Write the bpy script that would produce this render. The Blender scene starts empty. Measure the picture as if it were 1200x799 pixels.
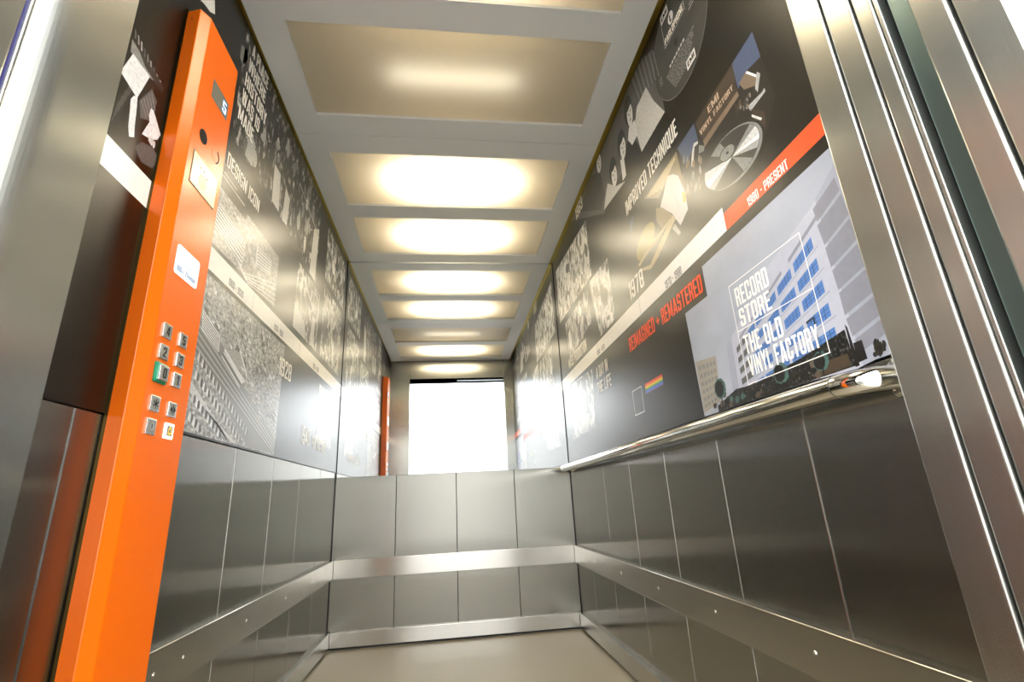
import bpy, bmesh, math, random
from mathutils import Vector, Matrix

# ------------------------------------------------------------------ camera
scene = bpy.context.scene
col = scene.collection
YAW, PITCH, ROLL, FPX = 0.1355, 0.31, -0.0533, 576.83
CAM = Vector((-.0384, -.648, .715))
_cy, _sy, _cp, _sp = math.cos(YAW), math.sin(YAW), math.cos(PITCH), math.sin(PITCH)
FWD = Vector((_sy*_cp, _cy*_cp, _sp))
_r0 = Vector((_cy, -_sy, 0)); _u0 = _r0.cross(FWD)
RIGHT = math.cos(ROLL)*_r0 + math.sin(ROLL)*_u0
UP = -math.sin(ROLL)*_r0 + math.cos(ROLL)*_u0
cd = bpy.data.cameras.new('camera'); cam = bpy.data.objects.new('camera', cd); col.objects.link(cam)
cd.sensor_fit = 'HORIZONTAL'; cd.sensor_width = 36; cd.lens = FPX/1200*36; cd.clip_start = .01
mw = Matrix((RIGHT, UP, -FWD)).transposed().to_4x4(); mw.translation = CAM
cam.matrix_world = mw
scene.camera = cam

# ------------------------------------------------------------------ world, exposure
WORLD = 6.8
LAMP = 16.0
world = bpy.data.worlds.new('world'); scene.world = world; world.use_nodes = True
world.node_tree.nodes['Background'].inputs[0].default_value = (.96, .985, 1, 1)
world.node_tree.nodes['Background'].inputs[1].default_value = WORLD
vs = scene.view_settings
vs.view_transform = 'Standard'; vs.look = 'None'; vs.exposure = 0.3; vs.gamma = 1; vs.use_curve_mapping = False

# ------------------------------------------------------------------ helpers
def lin(r, g, b):
    f = lambda c: (c/255/12.92) if c/255 <= .04045 else ((c/255+.055)/1.055)**2.4
    return (f(r), f(g), f(b), 1)
MATS = {}
def mat(name, color, rough=.5, metal=0., spec=.5, coat=0., emit=None, estr=0., bump=None, vary=None):
    """principled material; vary=(scale xyz, amount) gives a fine procedural grain, bump=(scale xyz, strength)"""
    if name in MATS: return MATS[name]
    m = bpy.data.materials.new(name); m.use_nodes = True
    nt = m.node_tree; b = nt.nodes['Principled BSDF']
    b.inputs['Base Color'].default_value = color; b.inputs['Roughness'].default_value = rough
    b.inputs['Metallic'].default_value = metal; b.inputs['Specular IOR Level'].default_value = spec
    b.inputs['Coat Weight'].default_value = coat; b.inputs['Coat Roughness'].default_value = .05
    if emit: b.inputs['Emission Color'].default_value = emit; b.inputs['Emission Strength'].default_value = estr
    def noise(sc, detail=4):
        tc = nt.nodes.new('ShaderNodeTexCoord'); mp = nt.nodes.new('ShaderNodeMapping'); n = nt.nodes.new('ShaderNodeTexNoise')
        mp.inputs['Scale'].default_value = sc; n.inputs['Scale'].default_value = 1; n.inputs['Detail'].default_value = detail
        nt.links.new(tc.outputs['Object'], mp.inputs[0]); nt.links.new(mp.outputs[0], n.inputs['Vector']); return n
    if vary:
        n = noise(vary[0]); mx = nt.nodes.new('ShaderNodeMix'); mx.data_type = 'RGBA'
        a = vary[1]
        mx.inputs[6].default_value = tuple(c*(1-a) for c in color[:3])+(1,); mx.inputs[7].default_value = tuple(min(1, c*(1+a)) for c in color[:3])+(1,)
        nt.links.new(n.outputs[0], mx.inputs[0]); nt.links.new(mx.outputs[2], b.inputs['Base Color'])
        if len(vary) > 2:
            mr = nt.nodes.new('ShaderNodeMapRange'); mr.inputs[3].default_value = rough-vary[2]; mr.inputs[4].default_value = rough+vary[2]
            nt.links.new(n.outputs[0], mr.inputs[0]); nt.links.new(mr.outputs[0], b.inputs['Roughness'])
    if bump:
        n = noise(bump[0]); bp = nt.nodes.new('ShaderNodeBump'); bp.inputs['Strength'].default_value = bump[1]; bp.inputs['Distance'].default_value = .001
        nt.links.new(n.outputs[0], bp.inputs['Height']); nt.links.new(bp.outputs[0], b.inputs['Normal'])
    MATS[name] = m; return m

def brushed(name, color, rough, grain, vertical=True, aniso=1.0, along=(0, 1, 0)):
    """brushed metal: the grain spreads reflections across the brushing direction"""
    m = mat(name, color, rough, 1, vary=(grain, .07, .02)); nt = m.node_tree; b = nt.nodes['Principled BSDF']
    b.inputs['Anisotropic'].default_value = aniso
    if vertical:
        g = nt.nodes.new('ShaderNodeNewGeometry'); c = nt.nodes.new('ShaderNodeVectorMath'); c.operation = 'CROSS_PRODUCT'; c.inputs[1].default_value = (0, 0, 1)
        nt.links.new(g.outputs['True Normal'], c.inputs[0]); nt.links.new(c.outputs[0], b.inputs['Tangent'])
    else:
        g = nt.nodes.new('ShaderNodeNewGeometry'); c = nt.nodes.new('ShaderNodeVectorMath'); c.operation = 'CROSS_PRODUCT'; c.inputs[1].default_value = along
        nt.links.new(g.outputs['True Normal'], c.inputs[0]); nt.links.new(c.outputs[0], b.inputs['Tangent'])
    return m
STEEL = brushed('brushed_steel', (.30, .292, .258, 1), .19, (700, 700, 5))
STEEL_H = brushed('brushed_steel_horizontal', (.46, .44, .40, 1), .24, (900, 4, 900), False, .8)
STEEL_HX = brushed('brushed_steel_across', (.50, .48, .44, 1), .24, (4, 900, 900), False, .8, (1, 0, 0))
STEEL_F = brushed('door_steel', (.47, .468, .425, 1), .25, (600, 600, 4), True, .8)
CHROME = mat('polished_steel', (.80, .79, .76, 1), .045, 1)
SCREW = mat('screw_steel', (.75, .75, .74, 1), .18, 1)
MIRROR = mat('mirror_glass', (.93, .945, .94, 1), .004, 1)
DARK = mat('dark_backing', (.012, .012, .013, 1), .5)
SHAFT = mat('shaft_green', (.085, .12, .112, 1), .3, .8)
BLUEGAP = mat('blue_seal', (.01, .01, .09, 1), .4)
CEIL = mat('ceiling_paint', (.67, .68, .655, 1), .5, 0, vary=((300, 300, 300), .03))
VOID = mat('ceiling_void', (.42, .31, .12, 1), .6)
FLOOR = mat('floor_vinyl', (.31, .272, .20, 1), .33, 0, vary=((18, 18, 18), .06, .05), bump=((350, 350, 350), .15))
LANDF = mat('landing_floor', (.24, .235, .225, 1), .5, vary=((8, 8, 8), .08))
PLASTER = mat('white_plaster', (.5, .5, .49, 1), .8, vary=((20, 20, 20), .03))
BOUNCE_WALL = mat('pale_bounce_wall', (.84, .84, .835, 1), .8, vary=((6, 6, 6), .06))
ORANGE = mat('orange_enamel', (.74, .125, .0005, 1), .27, 0, .35, vary=((900, 900, 900), .02))
SATIN = mat('satin_plate', (.46, .42, .32, 1), .36, 1, vary=((5, 600, 5), .05))
BUTTON = mat('button_steel', (.33, .32, .285, 1), .5, .6)
BUTTONRIM = mat('button_rim', (.80, .80, .78, 1), .22, 1)
INK = mat('black_ink', (.008, .008, .008, 1), .6, 0, .08)
GREEN = mat('green_plastic', (.0, .22, .10, 1), .3)
LITWHITE = mat('lit_white_ring', (.9, .9, .92, 1), .3, emit=(.95, .97, 1, 1), estr=1.0)
YELLOW = mat('yellow_symbol', (.85, .55, .02, 1), .3, emit=(1, .62, .02, 1), estr=.5)
GLASS = mat('display_glass', (.16, .155, .125, 1), .12, 0, .6)
DIGIT = mat('display_digit', (.4, .55, .9, 1), .4, emit=(.45, .62, 1, 1), estr=1.1)
SIGNW = mat('sign_white', (.88, .93, .98, 1), .25, emit=(.9, .96, 1, 1), estr=.3)
SIGNB = mat('sign_blue', (.02, .09, .25, 1), .35)
SIGNP = mat('sign_pale_blue', (.25, .42, .55, 1), .35)
LAM = .31                                    # gloss of the laminated print
def pm(name, rgb, rough=LAM): return mat('print_'+name, lin(*rgb), rough, 0, .45, vary=((55, 55, 55), .10))
def pg(name, rgb): return mat('print_'+name, lin(*rgb), LAM, 0, .45, vary=((120, 120, 120), .45))
PBLACK = pm('black', (13, 11, 8)); PWHITE = pm('white', (240, 237, 228)); PORANGE = pm('orange', (238, 82, 38))
G = [pg('grey%d' % i, (v, v, v-2)) for i, v in enumerate((18, 48, 84, 122, 158, 194, 226, 242))]
def photo_mat(name, tones, cuts, scale=(30, 30, 17), seed=0):
    m = bpy.data.materials.new('photo_'+name); m.use_nodes = True; nt = m.node_tree; b = nt.nodes['Principled BSDF']; b.inputs['Roughness'].default_value = LAM
    tc = nt.nodes.new('ShaderNodeTexCoord'); mp = nt.nodes.new('ShaderNodeMapping'); n = nt.nodes.new('ShaderNodeTexNoise'); cr = nt.nodes.new('ShaderNodeValToRGB')
    mp.inputs['Scale'].default_value = scale; mp.inputs['Location'].default_value = (seed, seed*1.7, seed*.6); n.inputs['Scale'].default_value = 1; n.inputs['Detail'].default_value = 7; n.inputs['Roughness'].default_value = .62
    nt.links.new(tc.outputs['Object'], mp.inputs[0]); nt.links.new(mp.outputs[0], n.inputs['Vector']); nt.links.new(n.outputs[0], cr.inputs[0]); nt.links.new(cr.outputs[0], b.inputs['Base Color'])
    e = cr.color_ramp.elements
    while len(e) < len(tones): e.new(.5)
    for k, (t, c) in enumerate(zip(tones, cuts)): e[k].position = c; e[k].color = lin(t, t, t-2)
    return m
PH_DARK = photo_mat('dark_crowd', (14, 20, 40, 96, 150, 205), (.40, .50, .53, .56, .61, .68), seed=3)
PH_MID = photo_mat('mid_crowd', (24, 52, 70, 140, 190, 230), (.36, .45, .48, .51, .57, .66), seed=8)
PH_LIGHT = photo_mat('light_crowd', (40, 90, 150, 200, 232), (.33, .42, .47, .54, .64), seed=14)
PH_TOWN = photo_mat('town', (92, 122, 142, 168, 204), (.34, .44, .50, .55, .66), (70, 70, 90), 21)
PH_LEAF = photo_mat('street', (16, 24, 34, 70, 120), (.4, .5, .55, .60, .70), (120, 120, 120), 31)
PEDGE = mat('laminate_edge', (.03, .03, .03, 1), .3)

class MB:
    """collects geometry for ONE mesh object"""
    def __init__(s): s.v = []; s.f = []; s.m = []; s.mats = []
    def mi(s, m):
        if m not in s.mats: s.mats.append(m)
        return s.mats.index(m)
    def poly(s, pts, m):
        i = len(s.v); s.v += [tuple(p) for p in pts]; s.f.append(list(range(i, i+len(pts)))); s.m.append(s.mi(m)); return s
    def box(s, x0, x1, y0, y1, z0, z1, m):
        i = len(s.v); s.v += [(x, y, z) for x in (x0, x1) for y in (y0, y1) for z in (z0, z1)]
        for q in ((0, 1, 3, 2), (4, 6, 7, 5), (0, 4, 5, 1), (2, 3, 7, 6), (0, 2, 6, 4), (1, 5, 7, 3)):
            s.f.append([i+k for k in q]); s.m.append(s.mi(m))
        return s
    def cyl(s, c, axis, r, h, m, n=16, r2=None):
        """closed cylinder from c along axis by h"""
        a = Vector(axis).normalized(); t = a.orthogonal().normalized(); b = a.cross(t); c = Vector(c); r2 = r if r2 is None else r2
        i = len(s.v)
        for k, (rr, hh) in enumerate(((r, 0), (r2, h))):
            for j in range(n):
                an = 2*math.pi*j/n; s.v.append(tuple(c+a*hh+(t*math.cos(an)+b*math.sin(an))*rr))
        for j in range(n):
            k = (j+1) % n; s.f.append([i+j, i+k, i+n+k, i+n+j]); s.m.append(s.mi(m))
        s.f.append([i+n-1-j for j in range(n)]); s.m.append(s.mi(m)); s.f.append([i+n+j for j in range(n)]); s.m.append(s.mi(m)); return s
    def sweep(s, pts, r, m, n=20, cap=True):
        pts = [Vector(p) for p in pts]; i = len(s.v); prev = None
        for k, p in enumerate(pts):
            d = (pts[min(k+1, len(pts)-1)]-pts[max(k-1, 0)]).normalized()
            t = Vector((0, 0, 1)).cross(d).normalized(); b = d.cross(t)
            for j in range(n):
                an = 2*math.pi*j/n; s.v.append(tuple(p+(t*math.cos(an)+b*math.sin(an))*r))
        for k in range(len(pts)-1):
            for j in range(n):
                a, b2 = i+k*n+j, i+k*n+(j+1) % n; s.f.append([a, b2, b2+n, a+n]); s.m.append(s.mi(m))
        if cap:
            s.f.append([i+n-1-j for j in range(n)]); s.m.append(s.mi(m)); e = i+(len(pts)-1)*n; s.f.append([e+j for j in range(n)]); s.m.append(s.mi(m))
        return s
    def build(s, name, parent=None, bevel=0, seg=2, smooth=False, origin=(0, 0, 0)):
        me = bpy.data.meshes.new(name)
        o3 = Vector(origin)
        me.from_pydata([tuple(Vector(v)-o3) for v in s.v], [], s.f)
        for m in s.mats: me.materials.append(m)
        for p, k in zip(me.polygons, s.m): p.material_index = k; p.use_smooth = smooth
        if bevel:
            bm = bmesh.new(); bm.from_mesh(me)
            bmesh.ops.remove_doubles(bm, verts=bm.verts, dist=1e-6)
            ed = [e for e in bm.edges if len(e.link_faces) == 2 and e.calc_face_angle(0) > .35]
            bmesh.ops.bevel(bm, geom=ed, offset=bevel, segments=seg, profile=.5, affect='EDGES', clamp_overlap=True)
            bm.to_mesh(me); bm.free()
            for p in me.polygons: p.use_smooth = False
        elif smooth: sharp_by_angle(me)
        ob = bpy.data.objects.new(name, me); ob.location = o3; col.objects.link(ob)
        if parent: ob.parent = parent; ob.matrix_parent_inverse = Matrix.Translation(-parent_loc(parent))
        return ob
def parent_loc(p):
    l = Vector(p.location)
    q = p.parent
    while q: q = q.parent
    return l
def sharp_by_angle(me, a=math.radians(40)):
    bm = bmesh.new(); bm.from_mesh(me)
    for e in bm.edges: e.smooth = not (len(e.link_faces) == 2 and e.calc_face_angle(0) > a)
    bm.to_mesh(me); bm.free()
def tag(o, label, cat=None, group=None, kind=None):
    o['label'] = label
    if cat: o['category'] = cat
    if group: o['group'] = group
    if kind: o['kind'] = kind
    return o
def thing(name, label, cat, loc, group=None, kind=None):
    e = bpy.data.objects.new(name, None); e.location = loc; e.empty_display_size = .05; col.objects.link(e)
    return tag(e, label, cat, group, kind)
def boxo(name, parent, x0, x1, y0, y1, z0, z1, m, bevel=0, seg=2):
    c = ((x0+x1)/2, (y0+y1)/2, z0)
    return MB().box(x0, x1, y0, y1, z0, z1, m).build(name, parent, bevel, seg, origin=c)

def ray(u, v): return FWD + RIGHT*((u-600)/FPX) + UP*((399.5-v)/FPX)
def onx(u, v, x):
    d = ray(u, v); t = (x-CAM.x)/d.x; p = CAM+d*t; return (p.y, p.z)
def WL(*pts): return [onx(u, v, -.697) for u, v in pts]        # print on the left wall
def WR(*pts): return [onx(u, v, .697) for u, v in pts]         # print on the right wall

# ------------------------------------------------------------------ dimensions (metres)
W2, D, H = .70, 2.432, 2.28
YF = -.045                   # inner face of the front wall
YL, YR = -.060, -.033        # the two return panels stand slightly out of line
DL, DR, DT = -.478, .597, 2.07
ZG, ZS = .912, .884          # foot of the murals, foot of the mirror
ROOF = 2.40
LIGHTS = [(.108, .555, 1.0), (.668, 1.093, .022), (1.327, 1.757, 1.0), (1.879, 2.3115, 1.0)]
XL, XR = -.571, .565

# ------------------------------------------------------------------ floor, ceiling, walls
tag(boxo('floor', None, -.72, .72, YL, D+.02, -.05, 0, FLOOR), 'beige grey vinyl floor of the lift car', kind='structure', cat='floor')

ceiling = MB()
ceiling.box(-.72, .72, -.3, D+.03, ROOF, ROOF+.02, VOID)
ceiling = ceiling.build('ceiling', None, origin=(0, 1.2, ROOF)); tag(ceiling, 'grey metal lift ceiling with four rectangular light openings', 'ceiling', kind='structure')
def grid_plate(name, parent, xs, ys, holes, z0, z1, m):
    b = MB(); solid = lambda i, j: 0 <= i < len(xs)-1 and 0 <= j < len(ys)-1 and (i, j) not in holes
    for i in range(len(xs)-1):
        for j in range(len(ys)-1):
            if not solid(i, j): continue
            a, c, e, g = xs[i], xs[i+1], ys[j], ys[j+1]
            b.poly([(a, e, z0), (a, g, z0), (c, g, z0), (c, e, z0)], m); b.poly([(a, e, z1), (c, e, z1), (c, g, z1), (a, g, z1)], m)
            if not solid(i-1, j): b.poly([(a, e, z0), (a, e, z1), (a, g, z1), (a, g, z0)], m)
            if not solid(i+1, j): b.poly([(c, e, z0), (c, g, z0), (c, g, z1), (c, e, z1)], m)
            if not solid(i, j-1): b.poly([(a, e, z0), (c, e, z0), (c, e, z1), (a, e, z1)], m)
            if not solid(i, j+1): b.poly([(a, g, z0), (a, g, z1), (c, g, z1), (c, g, z0)], m)
    return b.build(name, parent, origin=((xs[0]+xs[-1])/2, (ys[0]+ys[-1])/2, z0))
CX0, CX1 = -.684, .673
grid_plate('ceiling_panel', ceiling, [CX0, XL, XR, CX1], [YF+.004, LIGHTS[0][0], LIGHTS[0][1], LIGHTS[1][0], LIGHTS[1][1], 1.2075], {(1, 1), (1, 3)}, H, H+.012, CEIL)
grid_plate('ceiling_panel', ceiling, [CX0, XL, XR, CX1], [1.2105, LIGHTS[2][0], LIGHTS[2][1], LIGHTS[3][0], LIGHTS[3][1], D-.012], {(1, 1), (1, 3)}, H, H+.012, CEIL)

LEAK_GOLD = mat('gold_leak_light', (.42, .31, .06, 1), .35, 1)  # gold colour stands for lamp light leaking through the ceiling gap
tag(boxo('leak_strip_left', None, -.6965, CX0-.0005, YL+.003, D-.008, H+.002, H+.008, LEAK_GOLD), 'thin gold strip painted for light leaking between ceiling and the mural of old factory pictures', 'trim', kind='structure')
tag(boxo('leak_strip_right', None, CX1+.0005, .6965, YR+.003, D-.008, H+.002, H+.008, LEAK_GOLD), 'thin gold strip painted for light leaking between ceiling and the mural of record making pictures', 'trim', kind='structure')
# diffuser: perforated warm sheet that lets the tubes behind it through
def diffuser_mat():
    m = bpy.data.materials.new('perforated_diffuser'); m.use_nodes = True; nt = m.node_tree; nt.nodes.clear()
    out = nt.nodes.new('ShaderNodeOutputMaterial'); mix = nt.nodes.new('ShaderNodeMixShader')
    tr = nt.nodes.new('ShaderNodeBsdfTranslucent'); df = nt.nodes.new('ShaderNodeBsdfPrincipled')
    tc = nt.nodes.new('ShaderNodeTexCoord'); mp = nt.nodes.new('ShaderNodeMapping'); mp.inputs['Rotation'].default_value = (0, 0, math.radians(45))
    vo = nt.nodes.new('ShaderNodeTexVoronoi'); vo.inputs['Randomness'].default_value = 0; vo.inputs['Scale'].default_value = 210; vo.voronoi_dimensions = '2D'
    rp = nt.nodes.new('ShaderNodeMapRange'); rp.inputs[1].default_value = .25; rp.inputs[2].default_value = .5
    nt.links.new(tc.outputs['Object'], mp.inputs[0]); nt.links.new(mp.outputs[0], vo.inputs['Vector']); nt.links.new(vo.outputs['Distance'], rp.inputs[0])
    cm = nt.nodes.new('ShaderNodeMix'); cm.data_type = 'RGBA'; cm.inputs[6].default_value = (.93, .89, .77, 1); cm.inputs[7].default_value = (.77, .70, .53, 1)
    nt.links.new(rp.outputs[0], cm.inputs[0]); nt.links.new(cm.outputs[2], tr.inputs['Color'])
    dm = nt.nodes.new('ShaderNodeMix'); dm.data_type = 'RGBA'; dm.inputs[6].default_value = (.76, .74, .66, 1); dm.inputs[7].default_value = (.54, .50, .39, 1)
    nt.links.new(rp.outputs[0], dm.inputs[0]); nt.links.new(dm.outputs[2], df.inputs['Base Color'])
    df.inputs['Roughness'].default_value = .4
    mix.inputs[0].default_value = .5
    nt.links.new(tr.outputs[0], mix.inputs[1]); nt.links.new(df.outputs[0], mix.inputs[2]); nt.links.new(mix.outputs[0], out.inputs[0])
    return m
DIFF = diffuser_mat()
LL = ['flat ceiling light, lit, over the doorway', 'flat ceiling light, unlit, perforated cream panel', 'flat ceiling light, lit, just past the ceiling seam', 'flat ceiling light, lit, nearest the mirror wall']
for k, (y0, y1, e) in enumerate(LIGHTS):
    yc = (y0+y1)/2
    t = thing('ceiling_light', LL[k], 'ceiling light', (0, yc, H), 'recessed ceiling lights')
    MB().poly([(XL-.012, y0-.012, H+.0125), (XL-.012, y1+.012, H+.0125), (XR+.012, y1+.012, H+.0125), (XR+.012, y0-.012, H+.0125)], DIFF).build('diffuser', t, origin=(0, yc, H+.0125))
    ld = bpy.data.lights.new('lamp_tube', 'AREA'); ld.shape = 'RECTANGLE'; ld.size = .50; ld.size_y = .05; ld.energy = LAMP*e; ld.color = (1, .95, .86)
    lo = bpy.data.objects.new('lamp_tube', ld); col.objects.link(lo); lo.location = (0, 0, .085); lo.parent = t

# side walls: backing sheet, steel panels below, mural above
JL = [2.426, 2.075, 1.72, 1.365, 1.017, .665, .31, YL]
JR = [2.426, 2.105, 1.75, 1.388, 1.03, .668, .3085, YR]
def side_wall(s, name, joints, label):
    x = s*W2
    w = boxo(name, None, min(x+s*.004, x+s*.03), max(x+s*.004, x+s*.03), -.10, D+.03, 0, ROOF, DARK)
    tag(w, label, 'wall', kind='structure')
    for a, b in zip(joints[1:], joints[:-1]):
        xa, xb = sorted((x, x+s*.005))
        boxo('steel_panel', w, xa, xb, a+.0014, b-.0014, .06, ZG-.001, STEEL, .0022)
    return w
wall_l = side_wall(-1, 'wall_left', JL, 'side wall of brushed steel panels behind the orange control column')
wall_r = side_wall(1, 'wall_right', JR, 'side wall of brushed steel panels behind the handrail')
wall_b = tag(boxo('wall_back', None, -.73, .73, D+.006, D+.03, 0, ROOF, DARK), 'far wall of four brushed steel panels below the mirror', 'wall', kind='structure')
for a, b in ((-.698, -.351), (-.351, 0), (0, .35), (.35, .698)):
    boxo('steel_panel', wall_b, a+.0014, b-.0014, D, D+.007, .06, ZS, STEEL, .0012)
tag(boxo('mirror', None, -.694, .694, D+.0005, D+.0065, ZS, H+.02, MIRROR, .0008), 'large frameless mirror above the far steel panels', 'mirror')

# front wall round the doorway
wf = tag(boxo('wall_front', None, -.72, .72, -.10, -.075, DT+.004, ROOF, DARK), 'front wall of brushed steel return panels round the doorway', 'wall', kind='structure')
boxo('lintel_panel', wf, DL+.001, DR-.001, -.10, YF, DT, H+.01, STEEL_F, .0015)
b = MB(); prof = [(-.705, YL), (DL-.0012, YL), (DL, YL-.0012)]+[(DL-.026*(1-math.cos(a)), -.142-.046*math.sin(a)) for a in (math.pi/2*k/16 for k in range(17))]+[(-.705, -.188)]
for (xa, ya), (xb, yb) in zip(prof, prof[1:]+prof[:1]): b.poly([(xa, ya, 0), (xa, ya, H+.01), (xb, yb, H+.01), (xb, yb, 0)], STEEL_F)
b.poly([(x, y, H+.01) for x, y in prof][::-1], STEEL_F); b.poly([(x, y, 0) for x, y in prof], STEEL_F)
b.build('return_panel', wf, origin=(-.6, -.1, 0), smooth=True)
boxo('return_panel', wf, DR, .705, -.090, YR, 0, H+.01, STEEL_F, .003, 3)

# retracted sliding doors and the landing frame on the handrail side, slam post on the other
def door(name, label, x0, x1, y0, y1, m=STEEL_F, bev=.003, z1=DT+.02, cat='door'):
    return tag(boxo(name, None, x0, x1, y0, y1, .005, z1, m, bev, 3), label, cat, kind='structure')
door('door_1', 'retracted steel lift car door panel beside the front return', .600, 1.15, -.137, -.0930)
door('door_2', 'second retracted steel lift car door panel, thinner edge', .602, 1.15, -.1665, -.1400)
door('trim_1', 'thin steel door lip between car and landing doors', .604, .70, -.1742, -.1680, bev=.0015, cat='trim')
door('trim_2', 'green grey shaft edge strip in the gap between the doors', .612, .80, -.2075, -.181, SHAFT, .002, cat='trim')
door('door_3', 'retracted steel landing door panel next to the shaft gap', .602, 1.15, -.2510, -.2115)
door('door_4', 'retracted steel landing door panel beside the landing frame', .604, 1.15, -.300, -.2545)
door('trim_3', 'black sheet standing for the unlit shaft behind the retracted doors', .66, .68, -.31, -.085, DARK, 0, DT+.1, cat='trim')  # sheet painted black for the darkness of the shaft void
door('trim_4', 'steel slam post of the lift doorway', -.70, -.484, -.1935, -.1885, STEEL_F, .002, cat='trim')
door('trim_5', 'blue rubber seal strip in the slam post joint', -.66, -.4865, -.1985, -.1935, BLUEGAP, 0, cat='trim')
door('trim_6', 'steel landing frame post outside the slam post', -.75, -.483, -.31, -.1985, STEEL_F, .004, cat='trim')
tag(MB().box(DL-.1, DR+.1, -.31, -.105, DT+.001, DT+.20, STEEL_F).build('trim_7', None, origin=(0, -.2, DT)), 'steel door header over the sill', 'trim', kind='structure')
tag(boxo('trim_9', None, .06, .60, -.16, -.11, DT-.010, DT+.0005, SHAFT), 'dark door hanger cover under the header', 'trim', kind='structure')
tag(boxo('trim_8', None, DL-.1, DR+.1, -.31, YF, -.02, .004, STEEL_H), 'grooved metal door sill at the lift entrance', 'trim', kind='structure')
# landing outside
tag(boxo('floor_landing', None, -4, 4, -4.6, -.31, -.06, 0, LANDF), 'grey landing floor outside the lift', 'floor', kind='structure')
wl = MB(); wl.box(-4, -.75, -.34, -.312, 0, 3.2, PLASTER); wl.box(.70, 4, -.34, -.312, 0, 3.2, PLASTER); wl.box(-.75, .70, -.34, -.312, DT+.2, 3.2, PLASTER)
tag(wl.build('wall_landing', None), 'white plaster landing wall round the lift entrance', 'wall', kind='structure')
tag(boxo('wall_opposite_added', None, -4, 4, -4.7, -4.6, 0, 2.1, BOUNCE_WALL), 'unseen pale wall added across the landing for its bounce light', 'wall', kind='structure')  # unseen wall added; height and paleness shape the reflected light

# baseboards and bumper rails
SK = .0185
tag(boxo('baseboard_left', None, -W2-.003, -W2+SK, YL+.001, D-SK+.0004, .012, .086, STEEL_H, .0015), 'brushed steel skirting along the control column side', 'baseboard', kind='structure')
tag(boxo('baseboard_right', None, W2-SK, W2+.003, YR+.001, D-SK+.0004, .012, .086, STEEL_H, .0015), 'brushed steel skirting along the handrail side', 'baseboard', kind='structure')
tag(boxo('baseboard_back', None, -W2+SK-.0004+.001, W2-SK-.001, D-SK, D+.001, .012, .083, STEEL_HX, .0015), 'brushed steel skirting under the far panels', 'baseboard', kind='structure')
def rail(name, label, x0, x1, y0, y1, screws, ax):
    r = thing(name, label, 'bumper rail', ((x0+x1)/2, (y0+y1)/2, .343), 'steel bumper rails')
    boxo('rail_body', r, x0, x1, y0, y1, .343, .440, STEEL_HX if ax == 2 else STEEL_H, .0025, 3)
    for p in screws:
        c = (x1, p, .392) if ax == 0 else ((x0, p, .392) if ax == 1 else (p, y0, .392))
        a = ((1, 0, 0), (-1, 0, 0), (0, -1, 0))[ax]
        MB().cyl(Vector(c)-Vector(a)*.0005, a, .0052, .0022, SCREW, 12, .0036).build('screw', r, origin=c, smooth=True)
rail('bumper_rail', 'brushed steel bumper rail running behind the orange column', -W2-.001, -W2+.02, .5675, D-.0195, (.674, .80, 1.19, 1.585, 1.99), 0)
rail('bumper_rail', 'brushed steel bumper rail below the handrail', W2-.02, W2+.001, YR+.002, D-.0195, (.398, .789, 1.182, 1.578, 1.99), 1)
rail('bumper_rail', 'brushed steel bumper rail across the far panels', -W2+.0195, W2-.0195, D-.02, D+.001, (-.61, -.204, .208, .623), 2)

# handrail
hr = thing('handrail', 'polished round steel handrail with curved ends under the building picture', 'handrail', (.66, 1.2, .852))
HX, HZ, HR = .635, .872, .0205
def bend(yend, yst):
    pts = []
    for k in range(13):
        a = k/12*math.pi/2; r = abs(yst-yend)
        pts.append((HX+(W2-.012-HX)*(1-math.cos(a)), yst+(yend-yst)*math.sin(a), HZ))
    return pts+[(W2-.002, yend, HZ)]
MB().sweep([(HX, .118, HZ), (HX, .8, HZ), (HX, 1.5, HZ), (HX, 2.30, HZ)], HR, CHROME, 28).build('tube', hr, smooth=True, origin=(HX, 1.2, HZ))
for ye, ys in ((.048, .1175), (2.362, 2.30)):
    MB().sweep(bend(ye, ys), HR, CHROME, 28).build('end_bend', hr, smooth=True, origin=(HX, ye, HZ))
    fl = MB().cyl((W2-.0045, ye, HZ), (1, 0, 0), .036, .006, CHROME, 32).build('flange', hr, origin=(W2, ye, HZ), smooth=True)
    for k in range(4):
        a = math.radians(60+90*k)
        c = (W2-.0045, ye+.029*math.cos(a), HZ+.029*math.sin(a))
        MB().cyl(c, (-1, 0, 0), .0048, .003, SCREW, 10, .003).build('screw', fl, origin=c, smooth=True)
MB().cyl((HX, .1165, HZ), (0, 1, 0), HR+.0004, .0014, DARK, 28).build('joint_ring', hr, origin=(HX, .1165, HZ))

# ------------------------------------------------------------------ lettering
_font_cache = {}
# condensed block alphabet drawn stroke by stroke: cell height 1, usual width .44
FW, FA, FB, FC = .44, .15, .135, .085
def _r(x0, x1, y0, y1): return [(x0, y0), (x1, y0), (x1, y1), (x0, y1)]
def _q(x0, y0, x1, y1, t): return [(x0, y0), (x0+t, y0), (x1+t, y1), (x1, y1)]
def _oct(x0, x1, y0, y1, c): return [(x0, y0+c), (x0+c, y0), (x1-c, y0), (x1, y0+c), (x1, y1-c), (x1-c, y1), (x0+c, y1), (x0, y1-c)]
def _ring(parts, w=FW, y0=0., y1=1.):
    o, i = _oct(0, w, y0, y1, FC), _oct(FA, w-FA, y0+FB, y1-FB, FC*.45)
    nm = ('bl', 'b', 'br', 'r', 'tr', 't', 'tl', 'l')
    return [[o[k], o[(k+1) % 8], i[(k+1) % 8], i[k]] for k in range(8) if nm[k] in parts.split()]
_ALL = 'bl b br r tr t tl l'
_w, _a, _b = FW, FA, FB
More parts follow.
